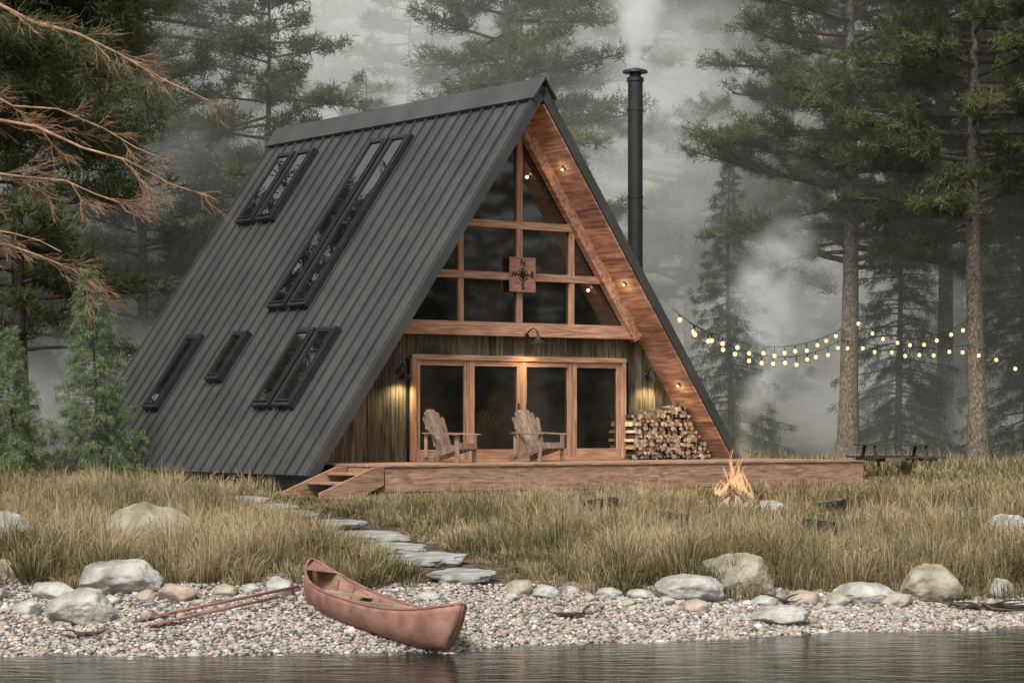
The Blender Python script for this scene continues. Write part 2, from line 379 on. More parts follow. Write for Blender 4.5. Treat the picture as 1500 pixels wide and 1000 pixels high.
# compass sign
sg=empty('compass_sign',W(0.13,0.86,3.90),TH)
mb=MB()
for k in range(4): mb.box(-.31,.31,-.005-random.random()*.004,.03,-.34+k*.17+.003,-.34+(k+1)*.17-.003)
mb.make('sign_boards',M['sign'],sg)
mb=MB()
for (x0,x1,z0,z1) in ((-.33,.33,-.36,-.335),(-.33,.33,.335,.36)): mb.box(x0,x1,-.02,.03,z0,z1)
for (x0,x1) in ((-.33,-.305),(.305,.33)): mb.box(x0,x1,-.02,.03,-.335,.335)
mb.make('sign_border',M['sign'],sg)
mb=MB()
for k in range(8):
    an=k*math.pi/4; r=.165 if k%2==0 else .12; w_=.03
    d=Vector((math.cos(an),0,math.sin(an))); q=Vector((-math.sin(an),0,math.cos(an)))
    y_=Vector((0,-.013-.0004*k,0))
    mb.add([tuple(y_),tuple(d*.05+q*w_+y_),tuple(d*r+y_),tuple(d*.05-q*w_+y_)],[(0,1,2,3)])
mb.tube([(-.2,-.018,0),(.2,-.018,0)],.010,6)
mb.tube([(0,-.018,-.17),(0,-.018,.17)],.010,6)
pts=[(.125*math.cos(t*math.pi/12),-.018,.125*math.sin(t*math.pi/12)) for t in range(25)]
mb.tube(pts,.007,4)
mb.make('compass_rose',M['signdark'],sg)
for ch_,x,z in (('N',0,.245),('S',0,-.255),('W',-.245,0),('E',.245,0)):
    cu=bpy.data.curves.new('letter_'+ch_,'FONT'); cu.body=ch_; cu.size=.17; cu.align_x='CENTER'; cu.align_y='CENTER'; cu.extrude=.003; cu.offset=.005
    cu.materials.append(M['signdark'])
    obj('letter_'+ch_,cu,sg,(x,-.016,z),(math.pi/2,0,0))

# wall lamps
def lamp(name,a,z,reach,b=1.0,power=14):
    e=empty(name,W(a,b,z),TH); mb=MB()
    mb.tube([(0,0.0,0.12),(0,-.03,.12)],[.06,.06],12)
    mb.tube([(0,-.02,.12),(0,-.10,.22),(0,-reach*.6,.27),(0,-reach*.9,.22),(0,-reach,.10)],.016,8)
    mb.tube([(0,-reach,.12),(0,-reach,.06),(0,-reach,.02),(0,-reach,-.05)],[.03,.05,.09,.16],18,cap=False)
    mb.tube([(0,-reach,-.05),(0,-reach,.02),(0,-reach,.058)],[.155,.085,.045],18,cap=False)
    mb.make('lamp_shade_and_arm',M['black'],e,smooth=True)
    mb=MB(); mb.tube([(0,-reach,.02),(0,-reach,-.00),(0,-reach,-.025),(0,-reach,-.038)],[.015,.03,.03,.012],10); mb.make('lamp_bulb',M['lampbulb'],e,smooth=True)
    li=bpy.data.lights.new('lamp_light','SPOT'); li.energy=power; li.color=(1,.76,.42); li.spot_size=math.radians(155); li.spot_blend=.8; li.shadow_soft_size=.04
    obj('lamp_light',li,e,(0,-reach,-.08))
lamp('wall_lamp',-2.93,1.72,.24,power=62); lamp('wall_lamp',3.66,1.72,.24,power=62); lamp('wall_lamp',.22,2.50,.42,b=.86,power=60)
def soffit_light(s,b=.45):
    a,z=sp(1,s,-.215); e=empty('soffit_light',W(a,b,z),TH)
    mb=MB(); mb.tube([(0.0,0,.0),(-.02,0,-.014)],[.05,.05],12); mb.make('fitting',M['black'],e)
    mb=MB(); mb.tube([(-.02,0,-.014),(-.035,0,-.025),(-.05,0,-.036)],[.035,.035,.012],10); mb.make('bulb',M['bulb'],e,smooth=True)
    li=bpy.data.lights.new('soffit_glow','POINT'); li.energy=1.8; li.color=(1,.8,.55); li.shadow_soft_size=.03; obj('soffit_glow',li,e,(-.12,0,-.09))
for s in (1.85,4.75,7.4): soffit_light(s)

# ------------------------------------------------------------------ deck
dk=empty('wooden_deck',O,TH)
FL,FR=Vector((-5.0,-1.6,0)),Vector((6.3,-3.0,0))
mb=MB()
d=(FR-FL).normalized(); nrm=Vector((d.y,-d.x,0))
for k in range(32):
    o0=FL-nrm*(k*.145); o1=FL-nrm*(k*.145+.14)
    def at(o,x): return o+d*((x-o.x)/d.x)
    ext=nrm*(0.03 if k==0 else 0)
    p0,p1,p2,p3=at(o0+ext,-5.02),at(o0+ext,6.32),at(o1,6.32),at(o1,-5.02)
    if p3.y>0.95:
        p0,p3=at(o0,5.2),at(o1,5.2)
    mb.box8([(v.x,v.y,-.035) for v in (p0,p1,p2,p3)]+[(v.x,v.y,0-.0005*(k%3)) for v in (p0,p1,p2,p3)])
mb.box(-5.0,5.2,.70,1.0,-.06,-.002)
mb.make('deck_boards',M['deck'],dk)
mb=MB()
def vplank(mb,p,q,z0,z1,t,mi=0):
    n=Vector(((q-p).y,-(q-p).x,0)).normalized()
    a,b,c,e=p,q,q-n*t,p-n*t
    mb.box8([(v.x,v.y,z0) for v in (a,b,c,e)]+[(v.x,v.y,z1) for v in (a,b,c,e)],mi)
vplank(mb,FL+d*.01,FR-d*.01,-.50,-.037,.05)
vplank(mb,Vector((6.29,-2.93,0)),Vector((6.29,1.3,0)),-.50,-.037,.05)
vplank(mb,Vector((-4.99,-.0,0)),Vector((-4.99,-1.54,0)),-.50,-.037,.05)
mb.make('deck_fascia',M['deck'],dk)
mb=MB()
mb.extr([(-5.2,-.8),(5.2,-.8),(5.2,-.065),(-5.2,-.065)],0.9,10.0); mb.make('foundation',M['boards'],cab)
for side in (-1,1):
    mb=MB(); 
    a0=side*(ST*SN-.2); mb.box(min(a0,a0+side*.06),max(a0,a0+side*.06),.05,LEN-.05,-.85,-.1); mb.make('roof_skirt',M['black'],cab)
st=empty('wooden_steps',O,TH); mb=MB()
for k,(z) in enumerate((-.15,-.32)):
    x1=-5.03-k*.45; mb.box(x1-.47,x1,-1.55,-.35,z-.045,z)
    mb.box(x1-.02,x1+.0,-1.52,-.38,z-.17,z-.047)
for y in (-1.62,-.33):
    mb.extr([(-5.03,-.04),(-5.03,-.38),(-5.75,-.66),(-6.45,-.66),(-6.45,-.50),(-5.25,-.04)],y,y+.06)
mb.make('steps_timber',M['deck'],st,bevel=.006)

# ------------------------------------------------------------------ chairs
def chair(loc,face):
    e=empty('adirondack_chair',loc,face)
    mb=MB()
    for k in range(6):
        t=k/5; x=-.16+t*.52; z=.27+.10*t
        mb.beam((x,-.27,z),(x,.27,z),.085,.022,up=(-.2,0,1))
    n=7
    for k in range(n):
        u=(k-(n-1)/2)/((n-1)/2); yb=u*.23; yt=u*.335
        h=1.06-.17*u*u
        p=Vector((-.17,yb,.24)); q=Vector((-.17-.36*(h-.24)/.82,yt,h))
        mb.beam(p,q,.020,.092,up=(0,1,0))
        q2=q+(q-p).normalized()*.02; mb.beam(q,q2,.018,.06,up=(0,1,0))
    mb.beam((-.25,-.28,.36),(-.25,.28,.36),.03,.07); mb.beam((-.40,-.34,.70),(-.40,.34,.70),.03,.07)
    for s in (-1,1):
        mb.beam((-.45,s*.36,.585),(.42,s*.36,.56),.13,.024)
        mb.beam((.33,s*.315,0),(.33,s*.315,.55),.028,.10,up=(1,0,0))
        mb.beam((.40,s*.285,.33),(-.62,s*.285,.05),.028,.12)
        mb.beam((-.40,s*.335,.10),(-.40,s*.335,.575),.028,.07,up=(1,0,0))
    mb.beam((.39,-.30,.33),(.39,.30,.33),.025,.12)
    mb.make('chair_slats',M['chair'],e,bevel=.004); return e
chair(W(-2.41,-.15,0.002),math.radians(-32)); chair(W(-.18,-.15,0.002),math.radians(-48))

# ------------------------------------------------------------------ firewood
fw=empty('firewood_stack',O,TH); mb=MB()
z=.05; row=0
while z<1.25:
    a=2.98+(.05 if row%2 else 0)
    while a<5.25:
        ht=min(np.interp(a,[2.9,3.2,3.6,4.1,4.5,5.3],[.95,1.02,1.0,1.16,1.25,1.2]), roofz(a)-.12)
        if z<ht:
            r=random.uniform(.042,.075); n=random.choice((3,4,4,5,6)); ph=random.random()*6.28
            ca,cz=a+random.uniform(-.02,.02),z+random.uniform(-.015,.015)
            b0=.58+random.uniform(-.06,.06); b1=.86
            ring=[(ca+r*random.uniform(.8,1.25)*math.cos(ph+2*math.pi*i/n),cz+r*random.uniform(.75,1.1)*math.sin(ph+2*math.pi*i/n)) for i in range(n)]
            vs=[(x,b0+random.uniform(-.008,.008),zz) for x,zz in ring]+[(x,b1,zz) for x,zz in ring]
            o=len(mb.v); mb.v+=vs
            mb.f.append([o+i for i in range(n)]); mb.m.append(0)
            for i in range(n): mb.f.append([o+i,o+i+n,o+(i+1)%n+n,o+(i+1)%n]); mb.m.append(1 if random.random()<.8 else 0)
        a+=random.uniform(.085,.115)
    z+=.088; row+=1
mb.make('split_logs',[M['logend'],M['bark']],fw)

# ------------------------------------------------------------------ canoe
def canoe():
    st_=Vector((-0.64,24.75,CZ-2.53)); bw=Vector((-2.50,28.2,CZ-2.27))
    dv=bw-st_; Lc=dv.length+.1
    mid=(st_+bw)/2
    e=empty('canoe',mid); 
    xax=dv.normalized(); yax=Vector((0,0,1)).cross(xax).normalized(); zax=xax.cross(yax)
    roll=Matrix.Rotation(math.radians(8),3,'X')
    R=Matrix((xax,yax,zax)).transposed()@roll
    e.rotation_euler=R.to_euler()
    nt_,nf=41,21; vs=[]; 
    def hull(t,phi,inset=0):
        at_=abs(t); w_=.47*max(0,(1-at_**2.3))**.75+.004-inset*(1 if at_<.97 else 0)
        zs=.32+.26*at_**3.2; zb=.10*at_**5
        s=math.sin(phi); c=math.cos(phi)
        y=w_*math.copysign(abs(s)**.62,s); zr=1-abs(c)**1.05
        z=zb+inset+(zs-zb-inset)*zr
        x=Lc/2*t*(1-.10*(1-zr)**2*at_**6)
        return (x,max(-w_,min(w_,y)),z)
    for i in range(nt_):
        t=-1+2*i/(nt_-1); t=math.copysign(1-(1-abs(t))**1.25,t)
        for j in range(nf):
            vs.append(hull(t,-math.pi/2+math.pi*j/(nf-1)))
    fs=[(i*nf+j,i*nf+j+1,(i+1)*nf+j+1,(i+1)*nf+j) for i in range(nt_-1) for j in range(nf-1)]
    mb=MB(); mb.add(vs,fs); o=mb.make('hull',[M['canoe'],M['canoe_in']],e,smooth=True)
    so=o.modifiers.new('s','SOLIDIFY'); so.thickness=.022; so.offset=0; so.material_offset=0
    vs=[]
    for i in range(nt_):
        t=(-1+2*i/(nt_-1))*.955
        for j in range(nf): vs.append(hull(t,-math.pi/2+math.pi*j/(nf-1),.02))
    mb=MB(); mb.add(vs,fs); mb.make('inner_planking',M['canoe_in'],e,smooth=True)
    mb=MB()
    for sgn in (-1,1):
        pts=[]
        for i in range(31):
            t=-1+2*i/30; t=math.copysign(1-(1-abs(t))**1.2,t); x,y,z=hull(t,sgn*math.pi/2); pts.append((x,y,z+.008))
        mb.tube(pts,.02,6)
    mb.make('gunwales',M['canoe_trim'],e,smooth=True)
    mb=MB()
    for t,wd,dz in ((-.46,.24,-.06),(.52,.20,-.06),(0.02,.09,-.02)):
        x,y,z=hull(t,math.pi/2); mb.box(x-wd/2,x+wd/2,-abs(y)+.015,abs(y)-.015,z+dz-.012,z+dz+.012)
    mb.make('seats',M['canoe_seat'],e)
    mb=MB()
    for t in np.linspace(-.8,.8,13):
        pts=[hull(t,-1.45+2.9*k/12,.03) for k in range(13)]; mb.tube(pts,.012,4)
    for t in (-.90,.90):
        x0,y0,z0=hull(t*.92,math.pi/2); x1,y1,z1=hull(t*1.08 if abs(t*1.08)<1 else math.copysign(.995,t),math.pi/2)
        mb.add([(x0,-y0,z0+.012),(x0,y0,z0+.012),(x1,0,z1+.012)],[(0,1,2)])
    mb.make('ribs_and_end_decks',M['canoe_trim'],e)
canoe()

def paddle(p,q):
    e=empty('paddle',p); mb=MB(); v=Vector(q)-Vector(p); dn=v.normalized(); l=v.length
    mb.tube([(0,0,0),tuple(dn*(l-.45))],[.018,.020],8)
    sd=dn.cross(Vector((0,0,1))).normalized(); n_=sd.cross(dn)
    rows=[(l-.55,.018),(l-.45,.05),(l-.3,.075),(l-.12,.08),(l-.02,.06),(l,.02)]
    vs=[]
    for s,w_ in rows:
        c_=dn*s; vs+=[tuple(c_-sd*w_),tuple(c_+n_*.012),tuple(c_+sd*w_),tuple(c_-n_*.008)]
    fs=[]
    for i in range(len(rows)-1):
        for j in range(4): fs.append((i*4+j,i*4+(j+1)%4,(i+1)*4+(j+1)%4,(i+1)*4+j))
    mb.add(vs,fs); mb.tube([tuple(-sd*.05),tuple(sd*.05)],.018,8)
    mb.make('paddle_wood',M['canoe_trim'],e,smooth=True)
def onb(x,y,h=.05): return Vector((x,y,gz(x,y)+h))
paddle(onb(-2.55,27.85,.16),onb(-4.25,26.25,.06)); paddle(onb(-2.75,27.45,.10),onb(-4.05,25.9,.06))

# ------------------------------------------------------------------ boulders & stepping stones
import bmesh
def rock(name,x,y,w,h,m,seed,depth=None,sink=.18,flat=False):
    bm=bmesh.new(); bmesh.ops.create_icosphere(bm,subdivisions=5 if w>.6 else 4,radius=1)
    sv=Vector((seed*7.3,seed*3.1,seed*1.7)); R=random.Random(seed)
    cuts=[(Vector((R.gauss(0,1),R.gauss(0,1),R.gauss(.2,.7))).normalized(),R.uniform(.68,.90)) for _ in range(9)]
    for v in bm.verts:
        n=v.co.normalized()
        f=1+.20*mn.noise(n*1.1+sv)+.10*mn.noise(n*2.6+sv)
        q=n*f
        if not flat:
            for cn,cd in cuts:
                e=q.dot(cn)-cd
                if e>0: q-=cn*e*.85
        else:
            k_=1+.28*mn.noise(Vector((n.x*2.2,n.y*2.2,seed)))
            q.x*=k_; q.y*=k_
        q*=1+.045*mn.noise(n*6+sv)+.024*mn.noise(n*14+sv)
        v.co=q
        if flat: v.co.z=max(-1,min(.55,v.co.z*1.8))+.06*mn.noise(n*4+sv)
    dp=depth or w*.8
    for v in bm.verts: v.co=Vector((v.co.x*w/2,v.co.y*dp/2,v.co.z*h*.62))
    me=bpy.data.meshes.new(name); bm.to_mesh(me); bm.free()
    me.polygons.foreach_set('use_smooth',[True]*len(me.polygons)); me.materials.append(m)
    return obj(name,me,None,(x,y,gz(x,y)+h*(.5-sink)),(0,0,0))
S,T,P_=M['stone'],M['stonetan'],M['stonepink']
BL=[(-6.75,31,.9,.70,S),(-6.0,29.7,.5,.36,S),(-6.3,28.9,.4,.25,T),(-4.87,31.1,1.55,.86,T),(-4.75,28.3,1.15,.44,S),(-4.9,26.5,.85,.40,S),(-5.6,26.9,.36,.18,S),
(-3.96,27.6,.5,.22,P_),(-4.37,27.7,.28,.14,P_),(-2.78,27.9,.42,.26,S),(-4.75,27.5,.3,.12,S),(-5.5,27.8,.6,.22,S),(-3.45,28.0,.34,.15,T),(-6.2,27.6,.4,.2,T),(-3.15,28.2,.25,.12,S),
(.1,28.75,.36,.2,T),(.42,28.6,.36,.17,S),(.75,28.8,.2,.12,S),(1.21,28.8,.32,.14,S),(1.6,28.7,.36,.13,S),(1.42,28.3,.2,.1,T),(2.2,28.8,.85,.38,S),(2.84,29.4,1.0,.55,T),(2.22,28.1,.38,.16,P_),(3.18,27.75,.72,.24,S),
(3.15,28.8,.32,.15,S),(3.67,29.2,.45,.18,P_),(4.1,29.1,.35,.18,T),(4.43,29.3,.8,.28,S),(4.0,28.7,.26,.12,S),(4.8,29.2,.5,.2,T),(5.37,29.7,.95,.48,T),(6.3,30.0,.45,.26,S),(7.5,35.4,.85,.5,S),(7.0,29.9,.6,.3,T),
(4.35,39.2,.6,.34,S),(4.75,38.6,.45,.24,S),(-7.4,27.6,.7,.35,S),(8.0,30.9,.8,.4,S),(-5.3,29.4,.35,.2,S),(-6.5,27.9,.7,.3,T),(0.0,28.3,.2,.1,S),(1.9,28.4,.22,.1,S),(.95,28.5,.16,.09,P_),(-1.0,27.9,.3,.12,S)]
for i,b in enumerate(BL): rock('boulder',b[0],b[1],b[2],b[3],b[4],i+1)
steps=[(-4.98,41.8,1.2),(-4.16,40.1,.85),(-3.7,38.4,1.05),(-2.85,36.65,.98),(-2.15,34.5,1.15),(-1.65,32.8,.92),(-1.15,31.0,1.0),(-.62,29.15,.8)]
for i,(x,y,w_) in enumerate(steps):
    o=rock('stepping_stone',x,y,w_,.11,M['slab'],i+60,depth=w_*.92,sink=-0.08,flat=True); o.rotation_euler=(math.radians(4),math.radians((i%3-1)*1.2),0)

# pebbles
bm=bmesh.new(); bmesh.ops.create_icosphere(bm,subdivisions=1,radius=1); bm.verts.ensure_lookup_table()
IV=np.array([v.co[:] for v in bm.verts]); IF=np.array([[v.index for v in f.verts] for f in bm.faces]); bm.free()
n=52000
px=rng.uniform(-8.5,10,n); ysx=shoreY(px); ygx=grassY(px)
py=ysx-0.45+rng.random(n)*(ygx-ysx+0.75)
sz=.013+.022*rng.random(n)**2.2+.03*(rng.random(n)>.985)
ang=rng.uniform(0,6.28,n); sc=np.stack([sz*rng.uniform(.9,1.5,n),sz*rng.uniform(.8,1.2,n),sz*rng.uniform(.5,.8,n)],1)
v=IV[None]*sc[:,None]*(1+.18*rng.standard_normal((n,12,1)).clip(-1,1))
ca,sa=np.cos(ang)[:,None],np.sin(ang)[:,None]
vx=v[...,0]*ca-v[...,1]*sa+px[:,None]; vy=v[...,0]*sa+v[...,1]*ca+py[:,None]; vz=v[...,2]+(ground(px,py)+sz*.25+rng.random(n)*.012)[:,None]
V=np.stack([vx,vy,vz],-1).reshape(-1,3); F=(IF[None]+(np.arange(n)*12)[:,None,None]).reshape(-1,3)
me=np_mesh('shore_gravel',V,F); me.materials.append(M['pebble']); me.polygons.foreach_set('use_smooth',[True]*len(me.polygons)); obj('shore_gravel',me)

# ------------------------------------------------------------------ grass
STUMPS=[(1.45,38.6,.29,.38),(2.5,36.3,.27,.38),(5.37,38.8,.27,.38),(4.62,34.7,.25,.42)]
def loc_ab(x,y):
    dx,dy=x-O.x,y-O.y; return dx*A2.x+dy*A2.y, dx*B2.x+dy*B2.y
def inpoly_cabin(x,y):
    a,b=loc_ab(x,y)
    cabn=(np.abs(a)<5.75)&(b>0)&(b<LEN)
    fy=-1.6+(a+5.0)*(-1.4/11.3)
    deck=(a>-5.1)&(a<6.4)&(b>fy-.1)&(b<1.3)
    stp=(a>-6.5)&(a<-5)&(b>-1.75)&(b<-.3)
    return cabn|deck|stp
def grass_zone(n,y0,y1,blades,wid,hmul,rad=.05,hbase=.24,tus=0.0,leanm=.35):
    y=rng.uniform(y0,y1,n); hw=.245*y+1.8; x=rng.uniform(-1,1,n)*hw
    keep=(y>grassY(x)+rng.normal(0,.12,n)-.05)&~inpoly_cabin(x,y)
    pd=pathdist(x,y); keep&=pd>.34+.20*rng.random(n)+tus*.30
    for sx0,sy0,sw in steps: keep&=np.hypot(x-sx0,y-sy0)>sw*.55
    keep&=~(((x-3.87)**2+(y-40.5)**2)<.7)
    dens=.55+.45*wob(x,y,1.3)+.3-tus*.15; keep&=rng.random(n)<np.clip(dens,.2,1)
    x,y,pd=x[keep],y[keep],pd[keep]; n=len(x)
    h=(hbase+.10*wob(x,y,.8,1.0)+.12*wob(x,y,2.9))*hmul*rng.uniform(.6,1.45,n)
    h=np.maximum(h,.07)
    h*=np.clip((pd-.22)*.62,.14,1); h*=np.clip(.7+.5*(y-grassY(x)),.65,1)
    for sx0,sy0,_,_ in STUMPS+[(3.87,40.4,0,0)]:
        h*=np.clip(.38+.5*np.hypot(x-sx0,(y-sy0+.9)*.55),.38,1)
    a,b=loc_ab(x,y); front=(a>-8)&(a<11)&(b<1)&(b>-12)
    fy=-1.6+(a+5.0)*(-1.4/11.3); dd=np.clip((fy-b)/8.5,0,1)
    h*=np.where(front,.36+.64*dd**1.2,1)
    g=ground(x,y)
    br_=(blades*rng.uniform(.6,1.4,n)).astype(int) if tus else np.full(n,blades)
    x,y,h,g=[np.repeat(q,br_) for q in (x,y,h,g)]; m_=len(x)
    az=rng.uniform(0,6.28,m_); lean=np.abs(rng.normal(leanm,.42,m_)); rr=rad*np.sqrt(rng.random(m_))
    bx,by=x+rr*np.cos(az),y+rr*np.sin(az); hh=h*rng.uniform(.3,1.25,m_)
    az=az+rng.normal(0,.6,m_); dx,dy=np.cos(az),np.sin(az)
    fa=rng.uniform(0,6.28,m_); sx,sy=np.cos(fa)*wid/2,np.sin(fa)*wid/2*.6
    mx_,my_=bx+dx*lean*hh*.35,by+dy*lean*hh*.35; mz=g+hh*.6
    tx,ty=bx+dx*lean*hh*1.3,by+dy*lean*hh*1.3; tz=g+hh*(1-.42*lean.clip(0,1.3))
    z0=g-.03
    V=np.stack([np.stack([bx-sx,by-sy,z0],1),np.stack([bx+sx,by+sy,z0],1),np.stack([mx_+sx*.8,my_+sy*.8,mz],1),np.stack([mx_-sx*.8,my_-sy*.8,mz],1),np.stack([tx,ty,tz],1)],1).reshape(-1,3)
    b_=np.arange(m_)*5
    return V,np.stack([b_,b_+1,b_+2,b_+3],1),np.stack([b_+3,b_+2,b_+4],1)
Vs=[];Q=[];Tt=[];o_=0
for args in ((11000,28,33.5,12,.011,1.0),(11000,33.5,41,12,.014,1.0),(12000,41,50,11,.018,1.1),(10000,50,66,11,.026,1.2),
             (2500,28,34,85,.011,1.0,.14,.54,1.0,.50),(2700,34,42,66,.014,1.0,.16,.50,1.0,.50),(1500,42,54,55,.019,1.0,.18,.42,1.0,.50),(900,28,42,14,.008,1.0,.15,.78,.5,.28)):
    v,q,t=grass_zone(*args); Vs.append(v);Q.append(q+o_);Tt.append(t+o_);o_+=len(v)
me=np_mesh('grass',np.concatenate(Vs),[np.concatenate(Q),np.concatenate(Tt)])
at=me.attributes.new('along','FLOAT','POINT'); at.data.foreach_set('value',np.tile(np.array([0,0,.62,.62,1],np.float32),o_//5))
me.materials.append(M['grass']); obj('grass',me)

# ------------------------------------------------------------------ trees
def blades_mesh(cent,dirs,k,l,w,grav=0.0,spread=.8,cl=.18):
    n=len(cent); c=np.repeat(cent,k,0); d=np.repeat(dirs,k,0); m_=n*k
    r=rng.standard_normal((m_,3)); r/=np.linalg.norm(r,axis=1)[:,None]
    d=d*.6+r*spread; d[:,2]-=grav; d/=np.linalg.norm(d,axis=1)[:,None]
    s=np.cross(d,rng.standard_normal((m_,3))); s/=np.linalg.norm(s,axis=1)[:,None]+1e-6
    ll=(l*rng.uniform(.6,1.25,m_))[:,None]; b=c+rng.standard_normal((m_,3))*l*cl
    V=np.stack([b-s*w/2,b+s*w/2,b+d*ll],1).reshape(-1,3)
    return V,np.arange(m_*3).reshape(-1,3)
def tree_mesh(name,H,R,h0,nb,kind,seed,k=10,l=.28,w=.035,r0=.22,bark='bark',leaf='pine',tstep=.2,twn=12,cl=.3):
    R_=random.Random(seed); mb=MB(); lean=R_.uniform(-.02,.02)
    tp=[(H*t*lean+.08*math.sin(t*5+seed),.07*math.sin(t*6+seed*2),H*t-.3*(t==0)) for t in [i/10 for i in range(11)]]
    mb.tube(tp,[r0*(1-.88*(i/10))*(1.25 if i==0 else 1) for i in range(11)],9,0)
    def trunk(h):
        t=h/H*10; i=min(9,int(t)); f=t-i; return Vector(tp[i]).lerp(Vector(tp[i+1]),f)
    cs=[];ds=[]
    for i in range(nb):
        t=(i+R_.random())/nb; h=h0+(H*.985-h0)*t; az=i*2.4+R_.uniform(-.5,.5)
        if kind=='spruce': ln=R*(1-t)**.85*R_.uniform(.7,1.15)+.12; el=-.1+.5*t; dr=-.4
        else: ln=R*(math.sin(math.pi*min(1,.25+.75*t*1.0))**.6 if t<.5 else (1.02-t)**.5*1.35)*R_.uniform(.4,1.15)+.3; el=R_.uniform(-.15,.3); dr=R_.uniform(-.25,.15)
        d=Vector((math.cos(az),math.sin(az),el)).normalized(); p0=trunk(h); pts=[]
        side=Vector((-d.y,d.x,0)).normalized(); cv=R_.uniform(-.15,.15)
        for j in range(6):
            u=j/5; q=p0+d*(ln*u)+side*(cv*ln*u*u)+Vector((0,0,dr*ln*u*u*.7+(.12*ln*u**4 if kind=='spruce' else 0))); pts.append(q)
        rb=max(.008,.028*ln**.7*(r0/.22)); mb.tube(pts,[rb*(1-.8*j/5) for j in range(6)],4,1,cap=False)
        nt_=max(3,int(twn*ln/R+2))
        for q in range(nt_):
            u=R_.uniform(.28 if kind=='pine' else .12,1); jj=min(4,int(u*5)); bp_=pts[jj].lerp(pts[jj+1],u*5-jj)
            bd=(pts[jj+1]-pts[jj]).normalized(); sg=1 if q%2 else -1
            tl=(ln*.38*(1.15-u)+.18*R/3)*R_.uniform(.6,1.2)
            up=R_.uniform(-.1,.6) if kind=='pine' else R_.uniform(-.75,-.15)
            td=(bd*.75+side*sg*R_.uniform(.4,1)+Vector((0,0,up))).normalized()
            e=bp_+td*tl
            if tl>.35: mb.tube([bp_,bp_.lerp(e,.6)],[rb*.35,rb*.15],3,1,cap=False)
            m_=max(2,int(tl/tstep))
            for z in range(m_):
                f=(z+.6)/m_; c_=bp_+td*(tl*f)+Vector((0,0,(-.25*tl*f*f if kind=='spruce' else 0)))
                cs.append(c_+Vector((R_.gauss(0,.05),R_.gauss(0,.05),R_.gauss(0,.05)))*(tstep/.2)); ds.append(td)
    cs=np.array([c[:] for c in cs]); ds=np.array([c[:] for c in ds])
    V,F=blades_mesh(cs,ds,k,l,w,grav=.25 if kind=='spruce' else -.2,spread=.55 if kind=='spruce' else 1.0,cl=cl)
    tv=np.array(mb.v); tf=np.array([f for f in mb.f if len(f)==4]); tm=np.array([q for f,q in zip(mb.f,mb.m) if len(f)==4])
    me=np_mesh(name,np.concatenate([tv,V]),[tf,F+len(tv)])
    me.materials.append(M[bark]); me.materials.append(M['bark']); me.materials.append(M[leaf])
    mi=np.full(len(me.polygons),2,np.int32); mi[:len(tf)]=tm; me.polygons.foreach_set('material_index',mi)
    sm=np.zeros(len(me.polygons),bool); sm[:len(tf)]=True; me.polygons.foreach_set('use_smooth',sm)
    return me
tA=tree_mesh('pine_a',19,3.8,6,80,'pine',1,k=18,l=.30,w=.042,leaf='pine')
tB=tree_mesh('pine_b',22,4.2,4,100,'pine',2,k=17,l=.30,w=.042,leaf='pine2')
tC=tree_mesh('pine_c',17,3.4,3,85,'pine',3,k=18,l=.30,w=.042,leaf='pine')
tD=tree_mesh('spruce_d',19,3.4,1,130,'spruce',4,k=14,l=.27,w=.034,leaf='pine2',r0=.2)
tE=tree_mesh('spruce_e',15,2.8,1,110,'spruce',5,k=14,l=.25,w=.034,leaf='pine2',r0=.18)
hero=tree_mesh('pine_hero',18.5,4.1,5.5,100,'pine',11,k=24,l=.24,w=.028,leaf='pine',bark='barklite',r0=.30,tstep=.17,twn=16)
hero2=tree_mesh('pine_hero2',17.5,3.6,6.5,90,'pine',12,k=24,l=.24,w=.028,leaf='pine',bark='barklite',r0=.28,tstep=.17,twn=16)
def tree(name,me,x,y,rz=0,s=1.0): return obj(name,me,None,(x,y,gz(x,y)-.05),(0,0,rz),(s,s,s))
tree('pine_tree',hero,9.46,65,0.4)
tree('pine_tree',hero2,12.4,62,2.0)
tree('pine_tree',tA,0.0,70,1.0,.98)
tree('pine_tree',hero,5.7,75,2.6,.95)
tree('pine_tree',tC,-12.2,58,0.3,1.02)
tree('pine_tree',hero2,12.7,68,4.0,1.02)
tree('pine_tree',tB,-10.5,66,2.2,.9)
tree('spruce_tree',tD,11.2,67,1.0,.58)
tree('spruce_tree',tE,14.6,66,2.0,.75)
tree('spruce_tree',tE,6.4,68,3.0,.62)
tree('pine_tree',tC,-6.9,66,1.0,.85)
fo=empty('background_forest')
R_=random.Random(21); meshes=[tA,tB,tC,tD,tE]; k=0
for row,(yy,sp_,hw) in enumerate(((75,5.2,24),(84,4.8,28),(95,4.8,32),(108,5,36),(124,5.5,44),(142,6.5,50))):
    x=-hw
    while x<hw:
        xx=x+R_.uniform(-1.5,1.5); y2=yy+R_.uniform(-3.5,3.5)
        me=R_.choice(meshes); s=R_.uniform(.7,1.05)
        gap=(row<4 and -9<xx*75/y2<-2.2) or (row<3 and 2<xx*75/y2<5)
        if not (gap and R_.random()<.60):
            o=tree('tree',me,xx,y2,R_.uniform(0,6.28),s); o.parent=fo
        x+=sp_*R_.uniform(.75,1.3)
for x,y in ((-17,60),(-20,66),(-16,50),(17.5,60),(19,54),(-15,68),(20,68),(16,72),(-18,43),(-21,52),(-20,36),(22,46),(20,40),(24,36),(27,43),(26,30),(31,38),(32,48),(30,55),(36,32),(37,42)):
    o=tree('tree',R_.choice(meshes),x,y,R_.uniform(0,6.28),R_.uniform(.75,.95)); o.parent=fo
sm1=tree_mesh('young_spruce',4.8,1.1,.1,120,'spruce',31,k=14,l=.10,w=.012,leaf='spruce',r0=.05,tstep=.085,twn=14)
